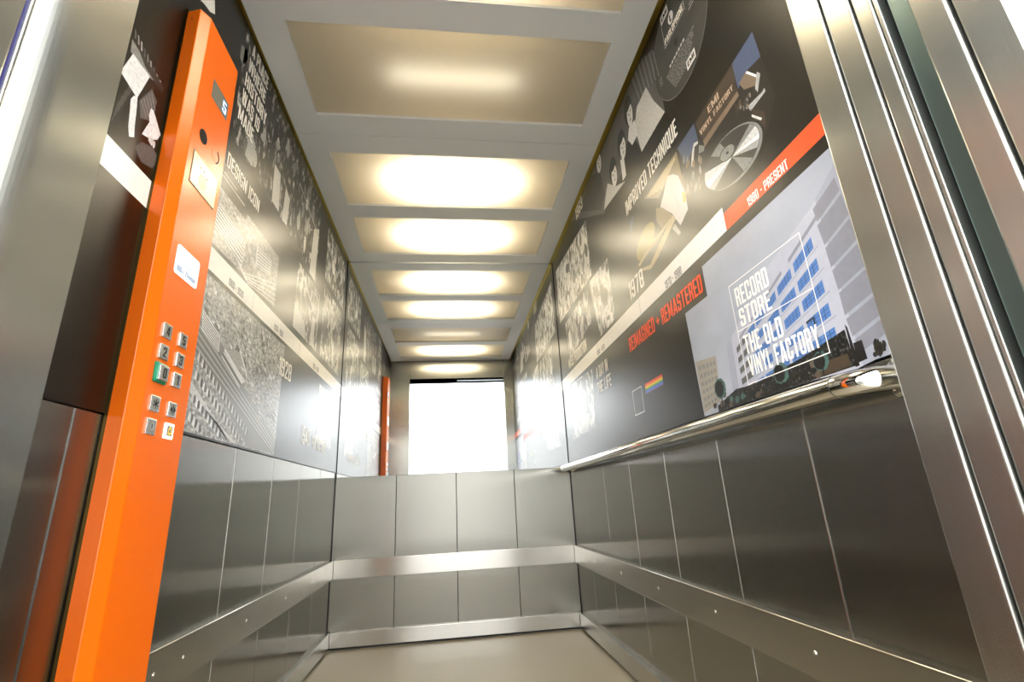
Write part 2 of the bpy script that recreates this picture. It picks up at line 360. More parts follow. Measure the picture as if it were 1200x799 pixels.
GL = {
 'A': (_w+.06, [_q(0, 0, .17, 1, .15), _q(_w-.09, 0, _w-.24, 1, .15), _r(.1, _w-.04, .19, .31)]),
 'B': (_w, [_r(0, _a, 0, 1), _r(0, _w-.05, 0, _b), _r(0, _w-.05, 1-_b, 1), _r(0, _w-.05, .44, .57), _r(_w-_a, _w, .06, .47), _r(_w-_a, _w, .54, .94)]),
 'C': (_w, _ring('bl b br tr t tl l')+[_r(_w-_a, _w, .08, .36), _r(_w-_a, _w, .64, .92)]),
 'D': (_w, [_r(0, _a, 0, 1), _r(0, _w-.09, 0, _b), _r(0, _w-.09, 1-_b, 1)]+_ring('br r tr')),
 'E': (_w-.05, [_r(0, _a, 0, 1), _r(0, _w-.05, 0, _b), _r(0, _w-.05, 1-_b, 1), _r(0, _w-.09, .44, .57)]),
 'F': (_w-.05, [_r(0, _a, 0, 1), _r(0, _w-.05, 1-_b, 1), _r(0, _w-.09, .44, .57)]),
 'G': (_w, _ring('bl b br tr t tl l')+[_r(_w-_a, _w, .07, .50), _r(_w*.5, _w, .38, .50), _r(_w-_a, _w, .66, .92)]),
 'H': (_w, [_r(0, _a, 0, 1), _r(_w-_a, _w, 0, 1), _r(0, _w, .43, .57)]),
 'I': (_a, [_r(0, _a, 0, 1)]),
 'K': (_w, [_r(0, _a, 0, 1), _q(_a-.02, .45, _w-_a+.02, 1, .15), _q(_w-_a, 0, _a, .6, .15)]),
 'L': (_w-.07, [_r(0, _a, 0, 1), _r(0, _w-.07, 0, _b)]),
 'M': (.60, [_r(0, .14, 0, 1), _r(.46, .60, 0, 1), _q(.235, .12, .02, 1, .13), _q(.235, .12, .45, 1, .13)]),
 'N': (_w+.02, [_r(0, .14, 0, 1), _r(_w-.12, _w+.02, 0, 1), _q(_w-.13, 0, .01, 1, .13)]),
 'O': (_w, _ring(_ALL)),
 'P': (_w, [_r(0, _a, 0, 1), _r(0, _w-.06, 1-_b, 1), _r(0, _w-.06, .38, .51), _r(_w-_a, _w, .44, .95)]),
 'Q': (_w, _ring(_ALL)+[_q(_w*.78, -.10, _w*.48, .2, .13)]),
 'R': (_w, [_r(0, _a, 0, 1), _r(0, _w-.06, 1-_b, 1), _r(0, _w-.06, .42, .55), _r(_w-_a, _w, .52, .95), _q(_w-_a+.01, 0, _w-_a-.05, .46, .15)]),
 'S': (_w, _ring('bl b br tr t tl')+[_r(0, _a, .55, .92), _r(_w-_a, _w, .08, .45), [(0, .57), (.02, .46), (_w, .40), (_w, .5), (_w-.05, .55), (.05, .62)], _r(_w-_a, _w, .68, .92), _r(0, _a, .08, .32)]),
 'T': (_w-.02, [_r(0, _w-.02, 1-_b, 1), _r(.135, .285, 0, 1)]),
 'U': (_w, _ring('bl b br')+[_r(0, _a, .08, 1), _r(_w-_a, _w, .08, 1)]),
 'V': (_w+.06, [_q(.17, 0, 0, 1, .15), _q(.18, 0, _w-.09, 1, .15)]),
 'W': (.68, [_q(.10, 0, 0, 1, .13), _q(.11, 0, .27, 1, .13), _q(.44, 0, .28, 1, .13), _q(.45, 0, .55, 1, .13)]),
 'Y': (_w+.02, [_r(.155, .305, 0, .5), _q(.155, .42, 0, 1, .15), _q(.155, .42, _w-.13, 1, .15)]),
 '0': (_w, _ring(_ALL)),
 '1': (.26, [_r(.11, .26, 0, 1), [(0, .74), (.12, .78), (.12, .92), (0, .86)]]),
 '2': (_w, _ring('tr t tl')+[_r(_w-_a, _w, .60, .92), _r(0, _a, .66, .92), _r(0, _w, 0, _b), [(0, .1), (_a, .1), (_w, .55), (_w, .66), (_w-_a, .64)]]),
 '3': (_w, _ring('bl b br tr t tl')+[_r(0, _a, .08, .34), _r(0, _a, .66, .92), _r(_w-_a, _w, .07, .46), _r(_w-_a, _w, .54, .93), _r(.12, _w-.04, .44, .57)]),
 '4': (_w+.03, [_r(.25, .40, 0, 1), _r(0, _w+.03, .20, .33), _q(0, .24, .22, 1, .13)]),
 '5': (_w, _ring('bl b br')+[_r(0, _w-.02, 1-_b, 1), _r(0, _a, .46, 1), _r(0, _w-.05, .48, .61), _r(_w-_a, _w, .08, .56), _r(0, _a, .08, .30)]),
 '6': (_w, _ring('bl b br tr t tl l')+[_r(_w-_a, _w, .08, .50), _r(0, _w-.05, .44, .57), _r(_w-_a, _w, .70, .92)]),
 '7': (_w, [_r(0, _w, 1-_b, 1), _q(.08, 0, _w-.15, 1, .15)]),
 '8': (_w, _ring(_ALL)+[_r(.04, _w-.04, .44, .57)]),
 '9': (_w, _ring('bl b br r tr t tl')+[_r(0, _a, .50, .92), _r(.05, _w, .43, .56), _r(0, _a, .08, .30)]),
 '-': (.26, [_r(0, .26, .42, .55)]),
 '+': (_w, [_r(0, _w, .42, .57), _r(_w/2-.07, _w/2+.07, .25, .74)]),
 ' ': (.20, []),
}
def glyphs(text, bold=.022):
    if text not in _font_cache:
        polys = []; x = 0
        for ch in text:
            if ch in GL: w, ps = GL[ch]
            else: w, ps = GL[ch.upper()]
            polys += [[(px+x, py) for px, py in p] for p in ps]; x += w+.075
        x -= .075; v = []; f = []
        for p in polys:
            i = len(v); v += [(px/x, py) for px, py in p]; f.append(list(range(i, i+len(p))))
        _font_cache[text] = (v, f)
    return _font_cache[text]
class Print:
    """flat print on a plane x = const; side -1 left wall (reads towards +y), +1 right wall (reads towards -y)"""
    def __init__(s, side, x, n=0): s.s = side; s.x = x; s.n = n; s.b = MB()
    def X(s): return s.x - s.s*s.n
    def put(s, pts, m, step=.00006):
        s.n += step*.15
        p = [(s.X(), y, z) for y, z in pts]
        nx = sum((p[i][1]*p[(i+1) % len(p)][2]-p[(i+1) % len(p)][1]*p[i][2]) for i in range(len(p)))
        if (nx > 0) != (s.s < 0): p.reverse()
        s.b.poly(p, m); return s
    def text(s, text, y0, y1, z0, z1, m, bold=.022, skew=0):
        vs_, fs = glyphs(text, bold); s.n += .00006; i = len(s.b.v); k = s.b.mi(m)
        s.b.v += [(s.X(), y0+(y1-y0)*u, z0+(z1-z0)*w) for u, w in vs_]
        for n_, f in enumerate(fs):
            q = [i+j for j in f]; s.b.f.append(q); s.b.m.append(k)
            for j in q: s.b.v[j] = (s.b.v[j][0]-s.s*.00001*(n_ % 9),)+s.b.v[j][1:]
        return s
    def textq(s, text, q, m):
        vs_, fs = glyphs(text); h = homog(q); k = s.b.mi(m)
        for n_, f in enumerate(fs):
            i = len(s.b.v); s.n += .000006
            s.b.v += [(s.X(),)+tuple(h(vs_[j][0], 1-vs_[j][1])) for j in f]; s.b.f.append(list(range(i, i+len(f)))); s.b.m.append(k)
        return s
    def done(s, name, parent, label=None):
        c = Vector((s.x, sum(v[1] for v in s.b.v)/len(s.b.v), min(v[2] for v in s.b.v)))
        o = s.b.build(name, parent, origin=c)
        if label: o['label'] = label
        return o
def lerp(a, b, t): return (a[0]+(b[0]-a[0])*t, a[1]+(b[1]-a[1])*t)
def homog(q):
    """unit square -> quad (s right, t down) : TL TR BR BL"""
    (x0, y0), (x1, y1), (x2, y2), (x3, y3) = q
    dx1, dx2, sx = x1-x2, x3-x2, x0-x1+x2-x3; dy1, dy2, sy = y1-y2, y3-y2, y0-y1+y2-y3
    d = dx1*dy2-dx2*dy1; g = (sx*dy2-dx2*sy)/d; h = (dx1*sy-sx*dy1)/d
    a, b, c = x1-x0+g*x1, x3-x0+h*x3, x0; e, f, i = y1-y0+g*y1, y3-y0+h*y3, y0
    return lambda s, t: ((a*s+b*t+c)/(g*s+h*t+1), (e*s+f*t+i)/(g*s+h*t+1))
def blob(c, ry, rz, rnd, n=9, rot=0, j=.25):
    out = []
    for k in range(n):
        a = 2*math.pi*k/n; r = 1+rnd.uniform(-j, j); y, z = ry*r*math.cos(a), rz*r*math.sin(a)
        out.append((c[0]+y*math.cos(rot)-z*math.sin(rot), c[1]+y*math.sin(rot)+z*math.cos(rot)))
    return out
def ellipse(c, ry, rz, n=28, rot=0): return blob(c, ry, rz, random, n, rot, 0)
def clipz(pts, zmax): return [(y, min(z, zmax)) for y, z in pts]
def inrect(p, r): return r[0] < p[0] < r[1] and r[2] < p[1] < r[3]
def crowd(P, r, n, seed, size=.03, tones=(0, 1, 3, 5, 6), tall=1.8, step=.000008):
    """people and furniture of a busy monochrome photograph: irregular light and dark figures inside rect r=(y0,y1,z0,z1)"""
    rnd = random.Random(seed)
    for k in range(n):
        a = size*rnd.uniform(.35, 1.2); t = a*tall*rnd.uniform(.5, 1.3)
        c = (rnd.uniform(r[0]+a*1.3, r[1]-a*1.3), rnd.uniform(r[2]+t*1.3, r[3]-t*1.3))
        P.put(blob(c, a, t, rnd, 8, rnd.uniform(-.25, .25)), G[rnd.choice(tones)], step)
        if rnd.random() < .4:
            P.put(blob((c[0], c[1]+t*.8), a*.35, a*.45, rnd, 7), G[rnd.choice((5, 6, 1))], step)
def rect(y0, y1, z0, z1): return [(y0, z0), (y1, z0), (y1, z1), (y0, z1)]
ZC = H-.004   # print goes up behind the ceiling edge

# ------------------------------------------------------------------ left mural
ml = thing('wall_mural', 'glossy black printed mural of old factory pictures behind the orange column', 'mural', (-W2, 1.2, ZG))
boxo('backing_panel', ml, -.705, -.697, YL+.002, D-.004, ZG, ROOF-.02, PBLACK)
XLP = -.697+.0002
def PL(): return Print(-1, XLP)
def textL(parent, s, tl, tr, bl, m=PWHITE, bold=.022, zmax=None):
    (a, b), (c, d), (e, f) = WL(tl, tr, bl); z1 = (b+d)/2; z0 = z1-(b-f)
    if zmax and z1 > zmax: z0 -= z1-zmax; z1 = zmax
    return Print(-1, XLP, .0007).text(s, min(a, e), c, z0, z1, m, bold).done('lettering', parent)
# timeline band
p = PL(); p.put(rect(YL+.004, D-.005, 1.367, 1.436), PWHITE)
for y in (1.001, 1.551, 2.05): p.put(rect(y-.0015, y+.0015, 1.367, 1.436), G[4])
p.done('timeline_band', ml)
textL(ml, '1900 - 1920', (268.3, 324.5), (285.3, 342), (268.3, 334), G[3], .01)
textL(ml, '1920 - 1930', (321.5, 378.5), (331.8, 389.5), (321.5, 386), G[3], .01)
textL(ml, '1930 - 1940', (366.8, 425), (373.4, 431.5), (366.8, 431.5), G[3], .01)
for k, (t, y0, y1) in enumerate((('A PLACE', .752, .905), ('WHERE', .742, .895), ('HISTORY', .731, .925), ('WAS IS', .727, .875), ('MADE', .718, .842))):
    Print(-1, XLP, .0007).text(t, y0, y1, 2.211-.0735*k, 2.267-.0735*k, PWHITE).done('lettering', ml)
textL(ml, 'DESIGN ICON', (268.7, 177), (304.2, 236.5), (265.3, 192))
p = PL()
for k, (a, b) in enumerate((((262, 208), (276, 236)), ((260, 214), (286, 248)))):
    (y0, z0), (y1, z1) = WL(a, b); zz = 1.690-k*.014; p.put(rect(y0, y1, zz-.002, zz+.002), G[5])
p.done('caption_lines', ml)
textL(ml, '1928', (328, 417), (342, 428), (328, 439.5))
textL(ml, '1940', (353.8, 498), (363.5, 502.5), (353.8, 520))
textL(ml, 'FOR VICTORY', (366, 511.5), (382, 518), (366, 526))

# dark crowd photograph under the slogan (two photographs in a row up to the ceiling)
def photo(name, r, base, seed, n, size, tones, label, tall=1.8, P=None):
    P = P or PL(); P.put(rect(*r), (PH_DARK, PH_MID, PH_LIGHT)[base]); crowd(P, r, n//3, seed, size, tones, tall); P.done(name, ml if P.s < 0 else mr, label); return P
P = PL(); r = (.70, 1.32, 1.83, ZC)
P.put(rect(*r), PH_DARK); crowd(P, (.70, 1.32, 1.83, 2.24), 60, 3, .020, (0, 1, 0, 2, 4, 3, 0), 1.7)
P.put([(1.06, 1.84), (1.14, 1.84), (1.12, 2.0), (1.05, 2.0)], G[5]); P.put([(1.18, 1.83), (1.24, 1.84), (1.25, 1.97), (1.19, 1.99)], G[5]); P.put([(.80, 1.84), (.86, 1.84), (.87, 1.93), (.82, 1.96)], G[4])
P.done('photograph_print', ml, 'dark monochrome photograph of a crowd at work')
P = PL(); r = (1.34, 1.72, 1.80, ZC); P.put(rect(*r), PH_DARK); crowd(P, r, 26, 5, .022, (0, 1, 3, 4, 5), 2.2)
P.put([(1.60, 1.80), (1.70, 1.80), (1.71, 2.10), (1.62, 2.05)], G[5]); P.put([(1.35, 2.12), (1.72, 2.05), (1.72, 2.06), (1.35, 2.13)], G[4])
P.done('photograph_print', ml, 'monochrome photograph of a packing hall')
P = PL(); r = (1.43, 1.815, 1.465, 1.776); P.put(rect(*r), PH_MID); crowd(P, r, 24, 7, .018, (1, 2, 4, 5, 3), 2.4)
P.put([(1.43, 1.465), (1.62, 1.465), (1.60, 1.53), (1.43, 1.58)], G[5]); P.put([(1.44, 1.772), (1.47, 1.772), (1.72, 1.66), (1.72, 1.64)], G[5]); P.put([(1.70, 1.47), (1.76, 1.47), (1.76, 1.62), (1.71, 1.62)], G[5])
P.done('photograph_print', ml, 'monochrome photograph of machines in a bright hall')
photo('photograph_print', (1.89, 2.36, 1.91, 2.225), 1, 11, 90, .024, (0, 1, 4, 5, 6, 3), 'monochrome photograph of rows of people at benches')
photo('photograph_print', (1.89, 2.33, 1.47, 1.87), 1, 12, 60, .03, (1, 2, 4, 5), 'monochrome photograph of standing figures', 2.4)
photo('photograph_print', (1.93, 2.25, 1.03, 1.33), 2, 13, 50, .03, (2, 3, 4, 6), 'pale monochrome photograph below the timeline', 2.2)

# factory drawing above the band
P = PL(); P.put(WL((258, 218), (288, 258), (290, 251), (327, 302), (321, 360), (248, 283)), PH_TOWN)
rnd = random.Random(21)
for k in range(60):
    y = rnd.uniform(.70, 1.18); z = rnd.uniform(1.48, 1.62); a = rnd.uniform(.008, .022); P.put(blob((y, z), a, a*.5, rnd, 6), G[rnd.choice((2, 3, 5, 5))], .00001)
f = homog(WL((257, 238), (288, 283), (283, 312), (250, 262)))
P.put([f(0, 0), f(1, 0), f(1, 1), f(0, 1)], G[6])
for k in range(7): P.put([f(.02, k/7+.05), f(.98, k/7+.05), f(.98, k/7+.105), f(.02, k/7+.105)], G[2], .00001)
f = homog(WL((301, 288), (318, 305), (316, 323), (299, 311)))
P.put([f(0, 0), f(1, 0), f(1, 1), f(0, 1)], G[6])
for k in range(6): P.put([f(.08, k/6+.05), f(.95, k/6+.05), f(.95, k/6+.11), f(.08, k/6+.11)], G[3], .00001)
for k in range(5): P.put(WL((283+k*1.5, 318+k*3), (324-k*.6, 333+k*6), (324-k*.6, 334+k*6), (283+k*1.5, 319.2+k*3)), G[6], .00001)
P.put(WL((279, 308), (281, 308), (290, 328), (288, 329)), G[6])
P.done('photograph_print', ml, 'sepia toned drawing of a long factory building')

# aerial photograph of 1928
P = PL(); q = [(.676, 1.352), (1.357, 1.352), (1.345, .918), (.676, .918)]
P.put(q, PH_TOWN)
A = lambda s, t: (.676+.672*s, 1.352-.434*t)
def inA(pt): return .680 < pt[0] < 1.342 and .921 < pt[1] < 1.349
def adda(pts, m, step=.00001):
    if all(inA(a) for a in pts): P.put(pts, m, step)
rnd = random.Random(31)
for k in range(260):                         # town behind the factory
    s, t = rnd.uniform(.02, .98), rnd.uniform(.01, .42); c = A(s, t); a = rnd.uniform(.004, .016)*(1-.45*(1-t/.42)); b = a*rnd.uniform(.3, .8)
    sk = a*.35; adda([(c[0]-a, c[1]-b+sk), (c[0]+a, c[1]-b-sk), (c[0]+a, c[1]+b-sk), (c[0]-a, c[1]+b+sk)], G[rnd.choice((2, 3, 2, 5, 5, 6, 5))])
for k in range(6): P.put([A(.02, .04+k*.055), A(.6+.06*k, .02+k*.05), A(.6+.06*k, .028+k*.05), A(.02, .05+k*.055)], G[4], .00001)
# railway running across
P.put([A(.0, .30), A(.10, .30), A(.98, .86), A(.98, .99), A(.62, .99), A(.0, .52)], G[3])
for k in range(9): P.put([A(.0, .33+k*.022), A(.0, .336+k*.022), A(.96, .876+k*.014), A(.96, .870+k*.014)], G[5 if k % 2 else 2], .00001)
P.put([A(.0, .70), A(.0, .77), A(.48, .99), A(.40, .99)], G[5])
# the two long factory blocks
f = homog(WL((238, 362), (258, 395), (256, 413), (236, 385))); P.put([f(0, 0), f(1, 0), f(1, 1), f(0, 1)], G[6])
for k in range(6): P.put([f(.03, .1+k*.15), f(.97, .1+k*.15), f(.97, .17+k*.15), f(.03, .17+k*.15)], G[2], .00001)
f = homog(WL((263, 409), (281, 413), (289, 441), (271, 425))); P.put([f(0, 0), f(1, 0), f(1, 1), f(0, 1)], G[4])
P.put(WL((262, 410), (264, 409), (287, 447), (283, 449)), G[6]); P.put(WL((281, 412.5), (282.3, 412.5), (290, 441), (288.6, 441.5)), G[6])
for k in range(3): P.put(WL((261.5-k*1.4, 413+k*2), (262.5-k*1.4, 412.5+k*2), (284-k*1.4, 449+k*2), (283-k*1.4, 450+k*2)), G[2 if k % 2 else 6], .00001)
# terraced houses on the near side
for row in range(4):
    n = 17
    for k in range(n):
        s = .005+k*.036; t = .52+row*.115+s*.62+(.02 if row > 1 else 0)
        if t > .985 or s > .75: continue
        c = A(s, t); w = .0105+.002*row; 
        adda([(c[0]-w, c[1]-.008), (c[0], c[1]-.014), (c[0], c[1]+.006), (c[0]-w*.5, c[1]+.016)], G[6 if (k+row) % 3 else 5])
        adda([(c[0], c[1]-.014), (c[0]+w, c[1]-.010), (c[0]+w*.6, c[1]+.010), (c[0], c[1]+.006)], G[2 if k % 2 else 1])
for k in range(140):
    s, t = rnd.uniform(.45, .97), rnd.uniform(.42, .74); c = A(s, t); a = rnd.uniform(.004, .018)
    if t < .30+.60*s: adda([(c[0]-a, c[1]), (c[0]+a, c[1]-a*.5), (c[0]+a, c[1]-a*.2), (c[0]-a, c[1]+a*.35)], G[rnd.choice((2, 4, 5, 6))])
P.done('photograph_print', ml, 'monochrome aerial photograph of factory, railway and houses')

# photograph between the door return and the column: raised hands with a white sleeve
P = PL(); P.put([(.225, 1.47), (.40, 1.47), (.40, 1.80), (.225, 1.70)], G[0])
for k in range(9): P.put(WL((158+k*3.6, 33+k*7.5), (159.6+k*3.6, 35+k*7.5), (159.6+k*3.6, 46+k*7), (158+k*3.6, 45+k*7)), G[2+k % 3], .00001)
P.put(WL((155, 46), (162, 58), (181, 95), (176, 92), (153, 60)), G[3]); P.put(WL((160, 52), (183, 88), (192, 104), (190, 110), (170, 78)), G[1])
for k in range(7): P.put(WL((130+k*4, 142-k*6.0), (131+k*4, 142-k*6.0), (140+k*4, 118-k*6), (139+k*4, 118-k*6)), G[2], .00001)
P.put(WL((141, 83.5), (156, 62.8), (175.6, 89.8), (160.4, 115)), G[6])
P.put(WL((153, 116), (157, 112), (161, 114), (160, 128), (157.5, 150), (157, 161), (151, 160), (150.2, 148), (152, 130)), G[6])
P.put(WL((163, 118), (178, 104), (184, 120), (176, 142), (164, 138)), G[2])
for k in range(5): P.put(WL((165+k*3, 118-k*2.5), (166+k*3, 118-k*2.5), (172+k*2.5, 138-k*2), (171+k*2.5, 138-k*2)), G[3], .00001)
P.put(WL((176.8, 126.7), (180, 130), (183, 140), (188, 158), (184, 164), (176, 163), (166, 157), (171, 149), (175, 143), (174.5, 134)), G[6])
rnd = random.Random(41)
for k in range(26):
    u, v = rnd.uniform(158, 184), rnd.uniform(160, 192)
    if v > 150+(u-158)*.9: continue
    P.put(blob(WL((u, v))[0], rnd.uniform(.004, .012), rnd.uniform(.004, .014), rnd, 7), G[rnd.choice((1, 3, 4, 5))], .00001)
P.put(WL((158, 172), (166, 166), (178, 172), (186, 186), (178, 197), (165, 190)), G[2], .00001)
P.done('photograph_print', ml, 'monochrome photograph of raised hands holding a white square')
P = PL(); P.put(clipz(WL((234.4, 0), (251.5, 0), (252, 17), (246, 13.7), (242.5, 8.7), (238.7, 3.7)), ZC), G[6]); 
P.done('photograph_print', ml, 'torn pale paper shape printed above the column'); P = PL(); P.put(clipz(WL((283, 52), (290, 58), (291, 70), (284, 76), (281, 66)), ZC), G[3]); P.done('photograph_print', ml, 'grey smudge of a printed figure')

# ------------------------------------------------------------------ right mural
mr = thing('wall_mural', 'glossy black printed mural of record making pictures above the handrail', 'mural', (W2, 1.2, ZG))
boxo('backing_panel', mr, .697, .705, YR+.002, D-.004, ZG, ROOF-.02, PBLACK)
XRP = .697-.0002
def PR(): return Print(1, XRP)
def textR(parent, s, tl, tr, bl, m=PWHITE, bold=.022):
    (a, b), (c, d), (e, f) = WR(tl, tr, bl); z1 = (b+d)/2; z0 = z1-(b-f)
    return Print(1, XRP, .0007).text(s, max(a, e), c, z0, z1, m, bold).done('lettering', parent)
P = PR(); P.put(rect(.424, D-.005, 1.362, 1.432), PWHITE)
for y in (1.045, 1.62, 2.1): P.put(rect(y-.0015, y+.0015, 1.362, 1.432), G[4])
P.done('timeline_band', mr)
PR().put(rect(YR+.004, .4225, 1.362, 1.412), PORANGE).done('timeline_band', mr, 'orange end of the timeline band')
textR(mr, '1980 - PRESENT', (875.6, 231.3), (921.9, 186.5), (877.3, 242.2), PWHITE, .012)
textR(mr, '1970 - 1980', (779.6, 328), (798, 312.3), (780.2, 338), G[3], .012)
textR(mr, '1960 - 1970', (699.8, 410), (708.4, 403), (700.2, 416), G[3], .012)
textR(mr, 'IMPROVED TECHNIQUE', (732.5, 236.4), (791.4, 139.5), (735, 251.4))
textR(mr, '1978', (736.3, 330.5), (752.6, 315), (738.6, 351))
textR(mr, '1963', (673.8, 244), (681.7, 230.5), (675.6, 256))
textR(mr, 'MASS PRODUCTION', (666, 420), (686.6, 397), (667, 432))
textR(mr, 'REIMAGINED + REMASTERED', (737.2, 396.2), (820.7, 320.4), (738.7, 412.5), PORANGE, .026)
textR(mr, 'A DAY IN', (699, 429.5), (711.3, 420.3), (699.6, 443.5))
textR(mr, 'THE LIFE', (700.4, 447), (715.6, 438), (701, 461))

# record label disc cut by the ceiling edge
P = PR(); C0 = (.470, 2.085); RD = .182
def arcdisc(r, n=64): return clipz([(C0[0]+r*math.cos(2*math.pi*k/n), C0[1]+r*math.sin(2*math.pi*k/n)) for k in range(n)], ZC)
PDISC = pm('disc', (58, 58, 55)); PRIM = pm('disc_rim', (108, 108, 105))
P.put(arcdisc(RD), PRIM); P.put(arcdisc(RD-.0035), PDISC); P.put(ellipse((.483, 2.083), .012, .014), PBLACK)
for r1 in ((.549, .549-.002, 2.128, 2.222), (.549, .405, 2.126, 2.128), (.405, .407, 2.128, 2.222)): P.put(rect(min(r1[:2]), max(r1[:2]), r1[2], r1[3]), G[5])
P.text('PARLOPHONE', .543, .412, 2.134, 2.160, PWHITE, .02)
P.put(ellipse((.486, 2.190), .018, .022), G[6]); P.text('L', .493, .479, 2.176, 2.204, INK, .02)
for z0 in (2.224, 1.930):
    yc = .520 if z0 > 2.1 else .425
    P.put(rect(yc-.027, yc+.027, z0, z0+.034), G[6]); P.text('EMI', yc+.020, yc-.020, z0+.008, z0+.026, INK, .03)
rnd = random.Random(5)
for k in range(7): P.put(rect(.437+k*.0158, .448+k*.0158, 2.037, 2.047), G[5], .00001)
for k in range(11):
    z = 2.028-k*.0078; y = .572-k*.004 
    while y > .385+k*.006:
        w = rnd.uniform(.006, .02); P.put(rect(y-w, y, z-.0025, z), G[4], .00001); y -= w+.004
for k in range(3): P.put(rect(.355, .375+.006*k, 2.12-k*.012, 2.124-k*.012), G[4], .00001); P.put(rect(.60, .62, 2.06-k*.012, 2.063-k*.012), G[4], .00001)
P.done('record_label_print', mr, 'grey round record label with a logo box and fine text')

# four people photograph
P = PR(); P.put(clipz(WR((745, 62), (764, 58), (779.5, 131), (724, 210), (708, 250), (668, 250)), ZC), G[2])
rnd = random.Random(9)
def pe(c, ax, m, k=0): P.put(ellipse(WR(c)[0], ax[0], ax[1]), m)
for k in range(14): P.put(clipz(WR((736+k*2.2, 80-k*1.6), (737+k*2.2, 80-k*1.6), (748+k*1.9, 118-k*2.2), (747+k*1.9, 118-k*2.2)), ZC), G[3 if k % 2 else 1], .00001)
P.put(WR((757, 102), (766, 118), (779, 131), (752, 178), (744, 150), (746, 126)), G[5])          # pale jacket
P.put(WR((735, 168), (742, 160), (749, 172), (750, 186), (733, 206), (730, 186)), G[0])           # dark jacket
P.put(WR((737, 150), (744, 140), (747, 158), (741, 170), (736, 164)), G[6])
P.put(WR((712, 215), (722, 218), (733, 212), (708, 246), (710, 228)), G[5])
P.put(WR((727, 188), (731, 184), (734, 205), (730, 212)), G[6])
P.put(WR((690, 208), (703, 200), (709, 228), (704, 246), (680, 248)), G[1])
for (u, v, a, b) in ((737.5, 133, .033, .062), (729.5, 172, .036, .058), (719.5, 204, .038, .06), (701.5, 190, .04, .058)):
    c = WR((u, v))[0]; P.put(ellipse((c[0]+.006, c[1]+.022), a*1.25, b*1.05), G[0]); P.put(ellipse((c[0]-.002, c[1]-.008), a*.85, b*.86), G[6])
    P.put(blob((c[0]+.004, c[1]+.046), a*.95, b*.42, rnd, 10, 0, .12), G[0])
    for e in (-1, 1): P.put(ellipse((c[0]-.002+e*a*.36, c[1]+.004), a*.14, b*.07, 10), G[1])
    P.put(ellipse((c[0]-.002, c[1]-b*.50), a*.28, b*.06, 10), G[2]); P.put(rect(c[0]-.006, c[0]+.002, c[1]-b*.30, c[1]-b*.1), G[4])
P.done('photograph_print', mr, 'monochrome photograph of four smiling people in jackets')

# press with a shining record
P = PR(); PBROWN = pm('brown', (62, 52, 42)); PBLUE = pm('steel_blue', (66, 78, 104)); PBROWN2 = pm('brown_light', (112, 96, 80)); PDK = pm('machine_dark', (34, 30, 27))
P.put(WR((881.4, 37), (891.4, 66), (897, 82), (909, 112), (899, 155), (880, 181), (850, 206), (806, 229), (793.8, 174), (857.6, 75)), PDK)
P.put(WR((881.4, 37), (891.4, 66), (874, 84), (865, 105), (857.6, 75)), PBLUE); P.put(WR((793.8, 174), (813, 145), (818, 163), (804, 193)), PBLUE)
P.put(WR((857.6, 75), (864, 107), (824, 165), (815, 144)), PBROWN); P.put(WR((864, 107), (866, 112), (826, 172), (824, 165)), PBROWN2)
P.put(WR((874, 84), (888, 89), (886, 100), (872, 105), (866, 98)), PBROWN2); P.put(WR((875, 83), (888, 88), (887.5, 91), (874, 86)), G[6])
P.put(WR((876, 125), (893, 108), (896, 103), (897, 107), (880, 130)), G[4]); P.put(WR((887, 84), (891, 86), (888, 108), (885, 104)), G[4])
P.put(WR((880, 128), (896, 130), (898, 150), (884, 142)), PBROWN); P.put(WR((881, 134), (893, 138), (892, 141), (881, 137)), G[5])
P.put(WR((811, 178), (813, 168), (818, 165), (818, 168), (814, 172), (812.5, 192), (810, 196)), G[5]); P.put(WR((819, 170), (826, 171), (825, 177), (819, 180)), G[3])
def pell(c, a, b, ang, n=40):
    return [(c[0]+a*math.cos(t)*math.cos(ang)-b*math.sin(t)*math.sin(ang), c[1]+a*math.cos(t)*math.sin(ang)+b*math.sin(t)*math.cos(ang)) for t in (2*math.pi*k/n for k in range(n))]
ANG = math.atan2(-305, 225); CD = (858, 184)
P.put(WR(*pell((861, 182), 49, 24, ANG)), PDK); P.put(WR(*pell((860, 183), 47.5, 23, ANG)), G[3]); P.put(WR(*pell(CD, 46, 21.5, ANG)), G[1])
ring = pell(CD, 45.5, 21, ANG, 60)
for a, b, g in ((0, 4, 5), (4, 6, 6), (6, 9, 4), (27, 30, 4), (30, 33, 6), (33, 37, 5), (12, 16, 3), (42, 46, 3), (57, 60, 3)):
    P.put(WR(CD, *[ring[k % 60] for k in range(a, b+1)]), G[g], .00001)
P.put(WR(*pell((852.5, 179), 13, 6.5, ANG)), G[1]); P.put(WR(*pell((852.5, 179), 11.5, 5.5, ANG)), G[3]); P.put(WR(*pell((852.5, 179), 2.2, 1.4, ANG, 10)), G[0])
rnd = random.Random(17)
for k in range(40):
    u, v = rnd.uniform(800, 822), rnd.uniform(185, 225)
    if v > 226-(u-806)*.5: continue
    P.put(blob(WR((u, v))[0], .005, .012, rnd, 6, .4), rnd.choice((PDK, PBROWN2, G[3], PBROWN)), .00001)
for k in range(30):
    u = rnd.uniform(862, 880); v = 112+(876-u)*.8+rnd.uniform(0, 14); P.put(blob(WR((u, v))[0], .004, .008, rnd, 6), rnd.choice((G[3], PBROWN2, G[1], PBROWN)), .00001)
PLET = pm('sign_letters', (176, 154, 134))
P.textq('EMI', WR((828.6, 126), (841, 107.5), (843, 115), (830.6, 133)), PLET)
P.textq('VINYL FACTORY', WR((819.6, 153.6), (858, 98.6), (859.5, 104.5), (821, 159.5)), PLET)
P.done('photograph_print', mr, 'photograph of a pressing machine with a shining record')

